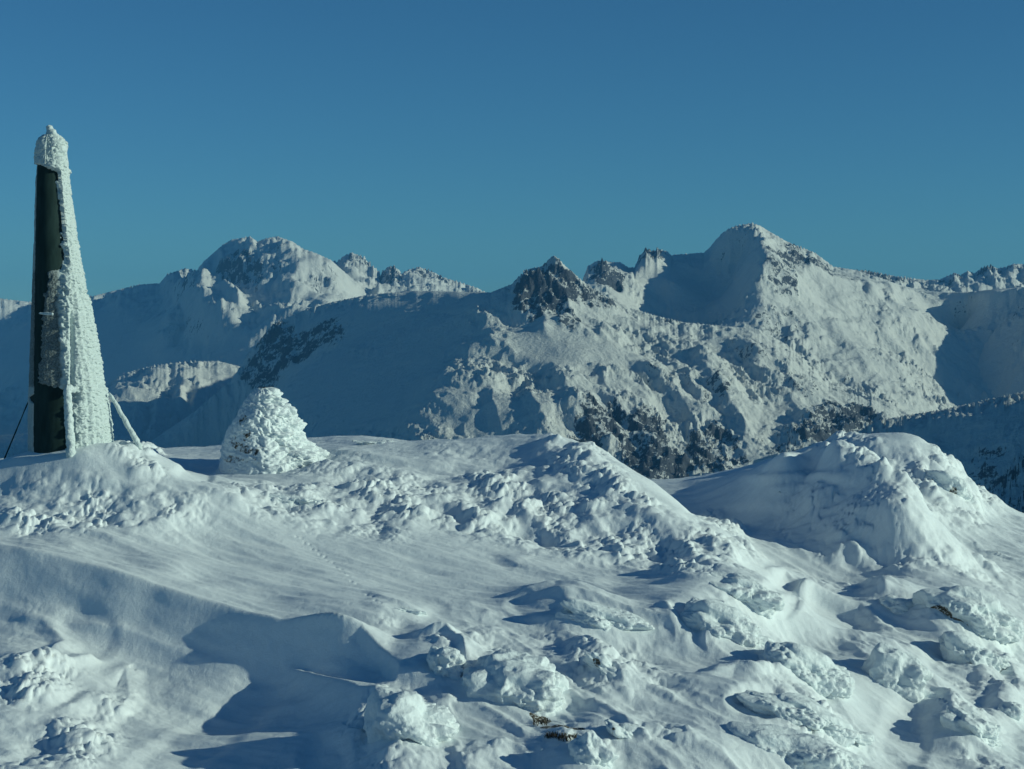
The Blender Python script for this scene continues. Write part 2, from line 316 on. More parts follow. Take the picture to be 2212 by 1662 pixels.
def terrain(x, y, detail=True):
    z = base(x, np.minimum(y, 66.0)) if detail else base(x, np.minimum(y, 66.0))
    yc = np.clip(y, 15, 66); U = UC + F * x / yc; V = VH - F * z / yc; px = yc / F
    near = sm(15, 19, y) * (1 - sm(50, 60, y))
    a = x * WX + y * WY; b = -x * WY + y * WX
    h = np.zeros_like(z)
    warp = 0.5 * fbm(x * 0.35, y * 0.35, 3, 5)
    for path, wa, wb, hp in STROKES:
        hp = hp * (1.4 if path[0][0] > 850 else 1.0); P0 = [(p[0], p[1]) for p in path]; d, s, t = seg_dist(U, V, P0, 2.2)
        d = d * (1 + 0.25 * warp); env = np.minimum(sm(0, .3, t), 1 - sm(.75, 1.0, t))
        prof = np.where(s < 0, (1 - sm(0, wa, d)), np.clip(1 - d / wb, 0, 1) ** 1.3)
        h += hp * px * prof * env
    for u, v, ru, rv, t, dp in HOLLOWS:
        h -= dp * px * blob_mask(U, V, [(u, v, ru, rv, t, 1)]) * 0.7
    for m in MOUNDS: h += m[5] * px * (1 - sm(0.1, 1.0, np.sqrt(((U - m[0]) * math.cos(m[4]) + (V - m[1]) * math.sin(m[4])) ** 2 / m[2] ** 2 + (-(U - m[0]) * math.sin(m[4]) + (V - m[1]) * math.cos(m[4])) ** 2 / m[3] ** 2)))
    smo = blob_mask(U + 30 * warp, V + 20 * warp, SMOOTH); rim = blob_mask(U + 60 * warp, V + 35 * warp, RIME, 0.35, 1.35)
    rough = np.clip(rim, 0, 1.2) * (1 - 0.75 * smo) + 0.10 * (1 - smo)
    # ledges and sastrugi running down to the right on the lower slope
    cx_, cy_ = 0.50, -0.86; a3 = x * cx_ + y * cy_ + 0.5 * warp; b3 = -x * cy_ + y * cx_ + 0.5 * warp
    zone = sm(780, 1050, U) * sm(1180, 1300, V + 0.12 * (U - 1000)) * near
    pz = sm(-0.35, 0.45, pn(x * 0.33 + 5, y * 0.25, 333)); rd = ridged(a3 * 0.30 + 3, b3 * 0.85, 3, 301, 0.5); st = ridged(a3 * 0.9, b3 * 3.0, 3, 305, .5)
    h += zone * (0.095 * (rd - 1.0) * (0.35 + 0.65 * pz) + 0.022 * (st - 1.0)) * (1 - 0.7 * smo)
    rough = np.clip(rough + zone * 0.32 * pz * sm(1.1, 1.5, rd) * (1 - .8 * smo), 0, 1.4)
    h += near * 0.02 * (1 - zone) * (ridged(a * 0.5 + 7, b * 2.2, 3, 310, .5) - 1.0) * (0.4 + 0.6 * smo)
    # long drifts and ripples along the wind
    h += 0.10 * fbm(a * 0.22, b * 0.75, 3, 40) * (0.35 + 0.65 * smo)
    h += 0.022 * fbm(a * 0.6, b * 2.6, 3, 44) + 0.006 * fbm(a * 1.8, b * 8.0, 3, 48)
    h += 0.15 * np.clip(rough, 0, 1) * fbm(x * 0.9, y * 0.6, 3, 60)
    wx = x + 0.10 * pn(x * 3, y * 3, 7); wy = y + 0.10 * pn(x * 3, y * 3, 8)
    al = wx * WX + wy * WY; bl = -wx * WY + wy * WX
    patch = sm(-0.25, 0.35, pn(x * 1.1, y * 0.8, 70)) ; patch2 = sm(-.1, .5, pn(x * 0.8, y * 0.9, 71))
    d1 = domes(al * 1.9, bl * 3.3, 1, .6); d2 = domes(al * 5.6, bl * 7.6, 2, .55); d3 = domes(al * 11, bl * 14, 3, .65)
    d4 = domes(al * 2.9 + 9, bl * 4.4, 12, .45)
    r = 0.85 * rough * (0.06 * d1 * patch2 + 0.065 * d4 * patch + 0.085 * d2 * (0.25 + patch2) + 0.05 * d3 * (0.4 + patch))
    zz = z + (h + r) * near
    # beyond the summit the slope falls away to the valley
    far = np.clip(y - 62, 0, None); zz = zz - far * 0.62 - 0.05 * far * fbm(x * 0.01, y * 0.01, 3, 99) * sm(80, 300, y)
    zz = np.maximum(zz, -1590 + 0 * zz)
    for fx, fy in PRINTS: zz = zz - 2.4 * px * np.exp(-((U - fx) ** 2 + (2.2 * (V - fy)) ** 2) / 9.0)
    fr = sm(36, 41, y) * near * rough
    lb = fr * (0.11 * domes(al * 1.7 + 4, bl * 2.1, 21, .6) * (0.3 + patch2) + 0.08 * domes(al * 3.6 + 4, bl * 4.0, 24, .6)); zz = zz + lb; r = r + lb
    dx = 0.4 * r * near
    return zz, dx, U, V, rough * near
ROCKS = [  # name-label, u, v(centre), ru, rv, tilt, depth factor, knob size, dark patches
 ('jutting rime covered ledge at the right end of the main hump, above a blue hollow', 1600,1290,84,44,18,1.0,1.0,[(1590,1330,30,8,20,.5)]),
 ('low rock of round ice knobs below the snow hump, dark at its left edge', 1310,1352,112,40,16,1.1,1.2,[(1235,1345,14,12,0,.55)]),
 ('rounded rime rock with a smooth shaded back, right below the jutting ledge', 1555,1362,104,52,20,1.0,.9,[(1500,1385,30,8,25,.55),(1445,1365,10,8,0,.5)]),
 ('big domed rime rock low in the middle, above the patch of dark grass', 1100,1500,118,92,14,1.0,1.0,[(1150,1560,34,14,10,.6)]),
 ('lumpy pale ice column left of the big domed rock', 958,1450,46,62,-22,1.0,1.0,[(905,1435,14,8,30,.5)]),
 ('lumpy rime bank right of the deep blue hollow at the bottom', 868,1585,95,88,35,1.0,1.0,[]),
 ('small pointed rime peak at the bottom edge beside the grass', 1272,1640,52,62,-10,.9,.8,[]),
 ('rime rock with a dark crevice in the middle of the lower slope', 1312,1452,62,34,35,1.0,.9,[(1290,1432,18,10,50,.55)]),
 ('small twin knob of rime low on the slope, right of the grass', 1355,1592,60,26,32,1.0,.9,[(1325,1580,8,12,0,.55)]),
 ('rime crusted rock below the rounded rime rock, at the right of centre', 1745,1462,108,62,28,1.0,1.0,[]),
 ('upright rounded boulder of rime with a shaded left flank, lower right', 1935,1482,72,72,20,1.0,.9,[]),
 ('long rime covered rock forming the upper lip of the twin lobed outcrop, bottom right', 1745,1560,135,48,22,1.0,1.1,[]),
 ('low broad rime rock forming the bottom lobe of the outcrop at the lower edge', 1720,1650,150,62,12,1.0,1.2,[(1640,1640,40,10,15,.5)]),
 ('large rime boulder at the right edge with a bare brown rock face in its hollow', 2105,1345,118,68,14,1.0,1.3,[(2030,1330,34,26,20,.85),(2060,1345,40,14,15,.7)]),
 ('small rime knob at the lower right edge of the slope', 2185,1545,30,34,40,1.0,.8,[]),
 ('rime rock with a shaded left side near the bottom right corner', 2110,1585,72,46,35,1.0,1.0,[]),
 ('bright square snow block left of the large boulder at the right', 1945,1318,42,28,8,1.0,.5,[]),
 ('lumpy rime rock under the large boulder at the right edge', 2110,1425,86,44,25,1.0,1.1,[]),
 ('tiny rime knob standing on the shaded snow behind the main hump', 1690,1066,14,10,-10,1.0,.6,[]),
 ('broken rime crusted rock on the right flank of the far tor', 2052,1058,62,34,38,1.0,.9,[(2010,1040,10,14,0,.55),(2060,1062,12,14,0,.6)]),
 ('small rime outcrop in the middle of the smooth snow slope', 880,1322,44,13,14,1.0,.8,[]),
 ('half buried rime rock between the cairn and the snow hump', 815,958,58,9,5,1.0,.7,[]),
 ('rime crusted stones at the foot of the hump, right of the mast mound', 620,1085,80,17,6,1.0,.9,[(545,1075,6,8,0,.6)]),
]
MOUNDS = [(u - ru * 0.5, v - rv * 0.25, ru * 2.1, rv * 1.7, math.radians(t), min(rv * 0.9, 36) * (0.6 if 850 < u < 1150 else 1.0)) for _, u, v, ru, rv, t, *_r in ROCKS]
PRINTS = [(640 + 8.5 * i + 3 * (i % 2), 1160 + 4.9 * i + 0.12 * i * i - 3 * (i % 2)) for i in range(22)]
BARE = [(1168,1556,30,14,10,.9),(1215,1590,60,10,8,.8),(1690,1085,16,6,0,.0)]
def build_ground():
    us = np.concatenate([np.linspace(-900, -40, 40)[:-1], np.linspace(-40, 2252, int(960 * Q)), np.linspace(2252, 3100, 40)[1:]])
    ys = np.concatenate([np.linspace(-10, 19, 14)[:-1], np.linspace(19.0, 32, int(330 * Q))[:-1], np.linspace(32, 50, int(300 * Q))[:-1], np.linspace(50, 66, 50)[:-1], np.geomspace(66, 2700, 50)])
    Y = np.repeat(ys[:, None], len(us), 1); X = (us[None] - UC) / F * np.maximum(Y, 19)
    X, Y = X.copy(), Y
    Z, dx, U, V, rg = terrain(X, Y)
    X = X + dx
    co = np.stack([X, Y, Z], -1).reshape(-1, 3)
    bare = blob_mask(U, V, BARE)
    o = mesh_np('snow_ground', co, grid_faces(*X.shape), M_snow, attrs={'bare': bare})
    tag(o, 'wind carved snow and rime covered summit ridge in the foreground', kind='structure')
    return o, us, ys, X, Y, Z
ground, g_us, g_ys, gX, gY, gZ = build_ground()
def hit(u, v, ymin=19.5, ymax=60):         # the first ground point on a sight line
    y = np.linspace(ymin, ymax, 1400); x = (u - UC) / F * y
    z, *_ = terrain(x, y); zs = -(v - VH) / F * y
    k = np.argmax(z >= zs); return (x[k], y[k], z[k]) if (z >= zs).any() else (x[-1], y[-1], z[-1])

# ------------------------------------------------------------------ mountains
def mountain(name, label, pts, u0, u1, y0, y1, nc, nr, k, noise, masks, mat=M_mtn, floor=-1650, spurs=(), ky=1.8, sky=None):
    r = RBF([P(*p) for p in pts], k, 1000.0, 1e-5)
    nc, nr = int(nc * Q), int(nr * Q)
    us = np.linspace(u0, u1, nc); ys = np.linspace(y0, y1, nr)
    Y = np.repeat(ys[:, None], nc, 1); X = (us[None] - UC) / F * Y
    Z = r(X, Y); U = UC + F * X / Y; V = VH - F * Z / Y
    A = noise['amp']; calm = 1 - 0.9 * blob_mask(U, V, noise.get('calm', []))
    L = noise['len']; s = noise.get('seed', 0)
    ca, sa = math.cos(noise.get('dir', 0)), math.sin(noise.get('dir', 0)); st = noise.get('stretch', 1.0)
    X1 = X + 60 * fbm(X / 500, Y / 500, 3, s + 3); Y1 = Y + 60 * fbm(X / 500, Y / 500, 3, s + 4)
    wob = 10 * fbm(X / 260, Y / 260, 3, s + 5)
    for path, wr, wl, H in spurs:
        d, sd_, t = seg_dist(U + wob, V + 0.6 * wob, path, ky); env = np.minimum(sm(-.02, .12, t), 1 - sm(.7, 1.02, t))
        front = np.where(Y < y1, 1.0, 1.0)
        Z = Z + H * Y / F * env * np.where(sd_ < 0, np.clip(1 - d / wr, 0, 1), np.clip(1 - d / wl, 0, 1)) * front
    a = (X1 * ca + Y1 * sa) / L / st; b = (-X1 * sa + Y1 * ca) / L
    R = 1.3 * blob_mask(U + wob * 1.5, V + wob, masks)
    big = ridged(a, b, 4, s, 0.5) - 1.1
    mid = ridged(a * 6.0, b * 6.0, 4, s + 20, 0.66) - 1.1
    patch = sm(-0.5, 0.5, fbm(X / 380, Y / 380, 3, s + 9))
    fine = 0.6 * fbm(X / 42, Y / 42, 3, s + 50, 0.65) + 0.9 * (ridged(a * 15, b * 15, 3, s + 55, .6) - 1.0)
    Z = Z + calm * (A * big + A * noise.get('mid', 0.26) * mid * (0.25 + patch) + A * 0.085 * fine * (0.25 + patch)) + A * np.clip(R, 0, 1) * (0.8 * (ridged(X / 160, Y / 160, 4, s + 70, .6) - 1.0) + 0.1 * fine)
    sky = noise.get('sky', sky)
    if sky is not None:                      # bring the crest back onto its surveyed line after the relief is added
        su, sv = np.array([q[0] for q in sky], float), np.array([q[1] for q in sky], float)
        win = max(1, int(5 / (us[1] - us[0]))); inside = sm(su[0] - 25, su[0], us) * (1 - sm(su[-1], su[-1] + 25, us))
        for _ in range(3):
            V1 = VH - F * Z / Y; cur = V1.min(0); cur = np.convolve(np.pad(cur, win, 'edge'), np.ones(2 * win + 1) / (2 * win + 1), 'valid')
            dv = (cur - np.interp(us, su, sv)) * inside
            Z = Z + dv[None] * Y / F * np.exp(-np.clip((V1 - cur[None]) / 45.0, 0, 9) ** 2)
    Z = np.maximum(Z, floor)
    o = mesh_np(name, np.stack([X, Y, Z], -1).reshape(-1, 3), grid_faces(nr, nc), mat, attrs={'rock': R})
    return tag(o, label, kind='structure')
def plane(u, v, u0, v0, y0, zx, zy):
    g = lambda a, b: -(b - VH) / F - zx * (a - UC) / F - zy
    return (u, v, y0 * g(u0, v0) / g(u, v))
# A  far left massif, 12 km
A_sky = [(-100,660),(0,645),(60,652),(200,640),(240,630),(300,615),(345,612),(362,592),(400,580),(425,584),(440,565),(462,546),(480,530),(500,518),(540,511),(556,522),(575,515),(600,511),(632,522),(655,538),(685,548),(715,562),(735,580),(765,605),(795,628),(860,650),(960,660)]
pa = lambda u, v: plane(u, v, 600, 560, 13200, 0.55, 0.45)
ptsA = dense([pa(u, v) for u, v in A_sky if u <= 640], 2) + dense([(640, 525, pa(640, 525)[2]), (685, 548, 13100), (735, 580, 13100), (795, 628, 13200), (860, 650, 13300), (960, 660, 13300)], 2)
ptsA += [(u, v + 120, pa(u, v)[2] + 2600) for u, v in A_sky[::2]]
ptsA += [pa(u, v) for u, v in [(-100,780),(0,760),(150,760),(300,700),(300,800),(150,900),(450,650),(450,750),(450,850),(600,650),(600,750),(600,850),(0,950),(300,950),(600,1000),(700,680),(740,780),(860,760),(900,950),(-100,1000),(540,600),(500,900)]]
mountain('mountain', 'blue shaded far massif with a broad summit behind the mast and cairn', ptsA, -250, 1000, 9400, 18500, 430, 260, 1.4,
 dict(sky=A_sky[1:-2], amp=70, len=800, seed=11, calm=[(200,760,260,110,0,1),(600,790,200,60,0,.6)]),
 [(520,590,70,50,0,.45),(600,560,60,40,0,.3),(700,600,40,40,0,.35),(420,640,40,40,0,.3),(380,730,60,30,0,.25)],
 spurs=[([(470,535),(485,570),(500,600)],45,26,16),([(640,528),(700,570),(760,620)],60,30,14),([(405,610),(418,655),(440,700),(440,745)],105,40,66),([(478,640),(500,660),(520,690)],40,30,22),([(540,520),(560,560),(565,600)],34,22,12),
  ([(545,655),(580,662),(620,665)],26,14,14),([(640,660),(680,655),(720,665)],30,14,16),([(700,600),(738,628),(760,645)],30,20,14),([(395,660),(360,720),(340,780)],40,60,22)])
# C  distant small peaks, 14 km
C_sky = [(640,640),(700,600),(728,565),(745,552),(760,546),(785,555),(800,570),(822,590),(840,576),(852,575),(868,590),(885,582),(905,577),(930,585),(960,600),(1000,612),(1030,622),(1055,635),(1120,660)]
ptsC = dense([(u, v, 14600) for u, v in C_sky], 2) + [(u, v + 90, 16500) for u, v in C_sky[::2]] + [(u, 690, 13000) for u in range(620, 1150, 80)] + [(u, 900, 12000) for u in range(620, 1150, 120)] + [(815,640,13500),(770,610,13500),(860,610,13600),(900,615,13500),(980,628,13500)]
mountain('mountain', 'row of small jagged snowy peaks on the skyline between the two big massifs', ptsC, 620, 1150, 12000, 16500, 240, 130, 1.2,
 dict(sky=C_sky[2:-1], amp=60, len=420, seed=21), [(840,590,28,22,0,.5),(940,590,60,14,10,.4),(770,560,30,16,0,.3),(1000,620,40,10,10,.35)])
# B  lit shoulder below the far massif
pb = lambda u, v: plane(u, v, 400, 785, 10300, -0.15, 0.30)
ptsB = dense([pb(u, v) for u, v in [(-150,950),(0,940),(60,936),(150,890),(220,840),(265,808),(330,790),(400,781),(470,780),(520,792),(600,850),(700,920)]], 3)
ptsB += [pb(u, v) for u, v in [(260,860),(330,830),(300,900),(420,830),(480,840),(230,950),(350,960),(420,900),(350,1050),(500,960),(0,1000),(100,960),(200,1050),(500,1100),(0,1100),(700,1050)]] + [(u, 930, 12600) for u in range(-150, 750, 100)]
mountain('hill', 'sunlit fluted snow shoulder below the far left massif', ptsB, -150, 650, 8000, 12600, 330, 210, 1.2,
 dict(sky=[(0,940),(60,936),(150,890),(220,840),(265,808),(330,790),(400,781),(470,780),(520,792)], amp=34, len=380, seed=31, dir=-1.0, stretch=1.8, mid=.4), [(300,960,90,40,0,.30),(40,960,60,30,0,.25)],
 spurs=[([(330,795),(300,830),(250,880)],80,50,18),([(420,800),(400,850),(350,900)],70,40,18),([(300,880),(285,930),(270,980)],26,20,18),([(345,870),(335,920),(318,970)],26,20,18),([(390,850),(380,900),(370,930)],26,20,18),([(435,830),(425,870),(415,900)],24,18,14)])
# D  tall peak massif on the right, 9.5 km
D_sky = [(1120,640,9000),(1200,640,9000),(1255,612,9300),(1270,580,9400),(1300,566,9400),(1340,574,9500),(1368,586,9600),(1380,560,9700),(1395,542,9800),(1440,543,9900),(1450,551,9900),(1520,546,9900),(1532,542,9850),(1545,524,9830),(1560,512,9800),(1590,498,9750),(1626,484,9700),(1644,492,9700),(1668,508,9750),(1700,522,9900),(1760,546,10100),(1800,576,10200),(1850,580,10300),(1900,590,10400),(1950,600,10500),(2000,606,10600),(2050,602,10500),(2100,586,10400),(2140,574,10300),(2212,570,10200),(2330,560,10100)]
ptsD = dense(D_sky, 2) + [(u, v + 110, y + 2600) for u, v, y in D_sky[::2]]
ptsD += dense([(1642,487,9700),(1662,540,9350),(1652,580,9150),(1645,620,8950),(1640,660,8750),(1610,700,8550),(1600,760,8300)], 3)
ptsD += dense([(1368,576,9600),(1360,600,9400),(1340,630,9150),(1330,660,8950)], 2)
ptsD += [(1420,590,9600),(1455,608,9500),(1500,600,9750),(1560,570,9750),(1600,540,9700),(1420,640,9450),(1500,660,9400),(1560,640,9500),(1580,690,9100),(1450,700,9200),(1530,720,9000),
 (1700,600,9400),(1760,640,9300),(1700,660,8950),(1800,700,9000),(1900,680,9400),(2000,690,9700),(2090,720,10400),(1760,740,8600),(1850,780,8500),(1950,780,8700),(1900,860,8000),(1800,820,8200),(1700,740,8500),(2100,900,9000),(2200,770,9700),
 (1700,900,7900),(1850,950,7600),(1950,950,7600),(2100,1000,7900),(2250,1000,8400),(1500,900,8100),(1300,900,8100)]
mountain('mountain', 'tall white pyramid peak with its left bowl in blue shade, highest on the right', ptsD, 1130, 2320, 7800, 12500, 540, 300, 1.35,
 dict(sky=[(1215,640),(1245,625),(1258,605),(1270,576),(1285,566),(1300,561),(1318,566),(1340,567),(1358,578),(1370,577),(1382,553),(1395,537),(1412,542),(1420,537),(1440,543),(1450,551),(1520,546),(1532,536),(1545,520),(1560,504),(1575,494),(1590,488),(1625,482),(1642,488),(1665,502),(1700,522),(1760,546),(1800,576),(1850,584),(1900,600),(1950,618),(2000,628),(2050,632),(2100,630),(2140,626),(2212,620),(2330,616)], amp=42, len=560, seed=43, mid=.36, calm=[(1480,620,110,60,5,1),(1800,720,160,60,35,.5)]),
 [(1310,590,50,32,0,.7),(1410,545,40,18,0,.5),(1690,600,45,60,-15,.40),(1720,540,40,14,30,.42),(1760,572,150,20,16,.55),(1900,598,120,16,6,.5),(1680,690,70,40,30,.35),(1850,830,90,50,30,.25),(1900,720,60,60,0,.1),(2100,600,80,18,0,.35)],
 spurs=[([(1643,492),(1664,530),(1660,575),(1650,620),(1640,660),(1615,700)],130,50,14),([(1760,550),(1800,620),(1840,690)],90,40,16),([(1690,600),(1730,680),(1790,760)],70,40,14),([(1860,590),(1900,650),(1960,720)],80,40,16),([(1960,610),(2000,660),(2060,690)],80,40,14),
  ([(1720,740),(1760,800),(1800,850)],50,30,12),([(1800,700),(1850,770),(1880,820)],50,30,12),*[([(u, v + 4), (u + 14, v + 34), (u + 34, v + 74)], 42, 13, 17) for u, v in [(1860,580),(1905,592),(1950,601),(1995,606),(2040,603),(2085,590),(2125,578),(2165,572),(2205,571)]]])
# G jagged sunlit ridge closing the skyline on the right, 12 km
G_sky = [(1760,600),(1840,584),(1870,584),(1900,590),(1935,597),(1960,600),(2000,605),(2030,604),(2045,597),(2062,590),(2075,594),(2090,586),(2105,590),(2122,578),(2140,573),(2155,580),(2172,577),(2190,570),(2212,571),(2240,578),(2300,565),(2440,570)]
pg = lambda u, v: plane(u, v, 2050, 600, 12000, -0.10, 0.42)
ptsG = dense([pg(u, v) for u, v in G_sky], 2) + [(u, v + 150, 13600) for u, v in G_sky[::2]] + [pg(u, v) for u in range(1760, 2450, 85) for v in (650, 730, 820)]
mountain('mountain', 'jagged sunlit snow ridge along the skyline at the far right', ptsG, 1760, 2430, 10300, 13600, 330, 170, 1.3,
 dict(sky=G_sky, amp=40, len=330, seed=91, mid=.5, dir=-1.2, stretch=1.4), [(2060,592,30,16,0,.45),(2130,582,40,14,0,.5),(1900,594,60,10,8,.45),(2200,580,40,14,0,.4)],
 spurs=[([(u, v), (u + 10, v + 30), (u + 26, v + 66)], 34, 12, 14) for u, v in [(1880,588),(1925,597),(1970,603),(2015,607),(2060,594),(2100,592),(2135,578),(2175,580),(2210,574)]])
# M1 middle massif with the rocky horn, 7 km
spur = dense([(1198,560,7500),(1150,590,7450),(1120,610,7400),(1112,650,7300),(1105,690,7200),(1060,725,7080),(1000,765,6950),(950,820,6700),(915,880,6450),(895,940,6250),(880,1000,6050)], 2)
crest = dense([(1198,560,7500),(1230,580,7550),(1262,605,7600),(1310,640,7600),(1360,665,7600),(1420,683,7550),(1480,697,7500),(1560,704,7450),(1640,712,7400),(1700,745,7350),(1750,785,7300),(1790,825,7250),(1860,845,7200),(1925,872,7100),(1990,910,7000)], 2)
plat = dense([(1112,612,7650),(1060,632,7950),(980,630,8300),(900,628,8700),(800,636,9000),(720,652,9200),(650,672,9150),(590,700,9050),(540,760,8900),(500,820,8800),(420,890,8750),(320,958,8700),(200,1050,8600)], 2)
ptsM = spur + crest + plat + [(u, v + 280, y + 900) for u, v, y in plat[::3]] + [(u, v + 130, y + 1600) for u, v, y in crest[::4]]
for u, v in [(900,700),(800,720),(700,760),(620,820),(950,760),(850,820),(750,880),(600,920),(500,950),(820,930),(700,980),(880,880)]:
    ptsM.append(plane(u, v, 1000, 765, 6950, 0.55, 0.30))
ptsM += [(u, v, y) for u, v, y in [(250,1250,9600),(350,1200,9800),(450,1150,10000),(550,1050,10200),(650,950,10400),(250,1300,8800),(350,1150,10500)]]
ptsM += [(450,1100,8400),(700,1150,6200),
 (1220,640,7300),(1180,700,7100),(1250,760,6850),(1320,700,7250),(1400,740,7100),(1150,760,6900),(1050,800,6700),(1100,850,6500),(1000,900,6300),(1000,960,6100),(1150,920,6150),(1200,830,6550),(1300,820,6700),
 (1450,780,6900),(1550,760,7100),(1640,780,7050),
 (1230,870,6250),(1300,900,6300),(1360,880,6450),(1400,960,6150),(1330,1000,6000),(1470,900,6500),(1540,960,6250),(1480,1030,5950),(1600,900,6500),(1650,960,6300),(1720,900,6600),(1780,940,6350),(1820,880,6800),(1880,920,6600),
 (1250,1000,5900),(1560,1040,5900),(1700,1030,5950),(1900,1030,6000),(1100,1020,5850),(950,1060,5700),(1300,1150,5500),(1700,1150,5500),(2000,1050,6100)]
mountain('mountain', 'sunlit middle mountain with a dark rocky horn and gullied lower cliffs', ptsM, 300, 2050, 5500, 10300, 900, 450, 1.3,
 dict(sky=[(320,958),(420,890),(500,820),(540,760),(590,700),(650,672),(720,652),(800,636),(900,628),(980,630),(1060,632),(1105,614),(1120,598),(1135,586),(1150,580),(1168,577),(1180,566),(1190,556),(1198,553),(1208,560),(1220,574),(1235,586),(1250,600),(1275,620),(1310,640),(1360,665),(1420,683),(1480,697),(1560,704),(1640,712),(1700,745),(1750,785),(1790,825),(1860,845),(1925,872),(1990,910)], amp=36, len=400, seed=57, dir=-0.9, stretch=1.7, mid=.36, calm=[(800,780,250,170,-30,.95),(1180,760,110,35,20,.95),(1300,765,150,38,14,.85),(1560,740,80,22,5,.6),(950,640,200,40,0,1),(1040,880,90,60,0,.3)]),
 [(1190,620,75,60,10,.62),(1150,640,50,50,0,.6),(1290,645,60,25,30,.5),(1230,690,45,25,30,.5),(1450,700,70,22,20,.30),(1060,760,80,18,-35,.28),(1000,800,40,50,30,.25),(1300,920,60,60,0,.55),(1390,960,70,80,10,.58),(1420,1010,90,50,0,.62),
  (1540,970,60,60,0,.55),(1580,1010,60,40,0,.5),(1830,900,80,40,0,.62),(1770,930,80,40,0,.55),(1700,950,90,50,0,.35),(1540,860,40,40,0,.45),(1250,960,40,40,0,.5),(1100,900,120,60,0,.10),
  (1620,760,60,30,20,.35),(1750,850,80,40,20,.3),(1480,830,160,60,20,.18),(650,740,130,45,-22,.55),(590,720,60,30,-20,.5),(560,800,50,50,-40,.4),(780,760,30,14,0,.3)],
 spurs=[([(1190,780),(1240,860),(1300,940),(1340,1030)],60,26,20),([(1260,790),(1330,870),(1400,960),(1440,1030)],60,26,20),([(1380,780),(1450,850),(1510,930),(1560,1030)],60,26,22),([(1500,750),(1540,830),(1600,910),(1650,990)],60,26,20),([(1590,730),(1650,800),(1720,880),(1760,950)],60,26,18),([(1660,760),(1740,830),(1830,900),(1870,930)],60,26,16),
  ([(1130,830),(1170,900),(1190,960)],50,24,14),([(1040,800),(1070,870),(1080,940)],50,24,12),([(1440,760),(1490,820),(1520,880)],40,18,12),([(1320,800),(1380,850),(1420,900)],40,18,12),
  ([(1150,595),(1125,640),(1110,690)],70,30,10),([(1198,560),(1205,590),(1225,650),(1240,690)],34,24,16),([(1160,590),(1165,640),(1170,690)],24,16,12),([(1255,600),(1290,640),(1330,680)],40,20,10),([(1280,620),(1300,650),(1310,690)],30,16,10)])
# E right shaded mountain, 5 km
ed = [(2440,585,10500),(2330,592,10420),(2212,624,10350),(2175,640,10300),(2150,662,10250),(2135,700,10150),(2100,740,10050),(2060,780,9950),(2005,820,9850),(1965,860,9700),(1930,900,9550),(1890,950,9350),(1850,1010,9100)]
ptsE = dense(ed, 2) + [(u - 60, v + 150, y + 900) for u, v, y in ed[::2]] + [(u, v + 420, y + 2200) for u, v, y in ed[::3]]
for u, v in [(2212,700),(2212,800),(2150,780),(2120,850),(2212,900),(2080,930),(2130,980),(2400,700),(2400,900),(2400,1100),(2200,1050)]:
    ptsE.append(plane(u, v, 2040, 800, 9850, 0.85, 0.30))
mountain('mountain', 'smooth blue shaded mountainside at the right edge, below the jagged skyline', ptsE, 1830, 2420, 7600, 13000, 300, 240, 1.4,
 dict(sky=[(1890,950),(1930,900),(1965,860),(2005,820),(2060,780),(2100,740),(2135,700),(2150,662),(2175,640),(2212,624),(2330,592),(2440,585)], amp=26, len=380, seed=71, calm=[(2080,780,130,90,0,.8)]), [(2190,670,30,30,0,.45),(2180,720,40,40,0,.2),(2050,830,110,30,0,.12),(2000,860,60,30,0,.2)])
ed = [(1600,1080,4700),(1700,1040,4600),(1800,975,4500),(1870,922,4400),(1900,908,4350),(1960,897,4300),(2040,884,4250),(2120,866,4200),(2212,846,4150),(2420,810,4000)]
ptsF = dense(ed, 2) + [(u, v + 160, y + 900) for u, v, y in ed] + [(u, v + 420, y + 2000) for u, v, y in ed[::3]]
for u, v in [(1900,980),(2000,960),(2000,1050),(2100,950),(2100,1080),(2212,930),(2212,1030),(2212,1150),(1850,1080),(2400,950),(2400,1150)]:
    ptsF.append(plane(u, v, 1960, 897, 4300, 0.55, 0.22))
mountain('mountain', 'nearer dark blue slope with forest patches at the lower right, behind the tor', ptsF, 1580, 2440, 2600, 6600, 300, 240, 1.4,
 dict(sky=[(1700,1040),(1800,975),(1870,922),(1900,908),(1960,897),(2040,884),(2120,866),(2212,846),(2420,810)], amp=16, len=240, seed=77, mid=.5), [(2150,1030,120,90,0,.44),(2100,930,140,40,0,.22),(1990,960,80,40,0,.2),(2212,1100,90,60,0,.5)])
# valley floor under everything
vf = mesh_np('valley_floor', np.array([(-26000, -3000, -1640), (26000, -3000, -1640), (26000, 30000, -1640), (-26000, 30000, -1640)], float), np.array([[0, 1, 2, 3]]), M_mtn, attrs={'rock': np.zeros(4)})
tag(vf, 'snowy valley floor far below the mountains', kind='structure')

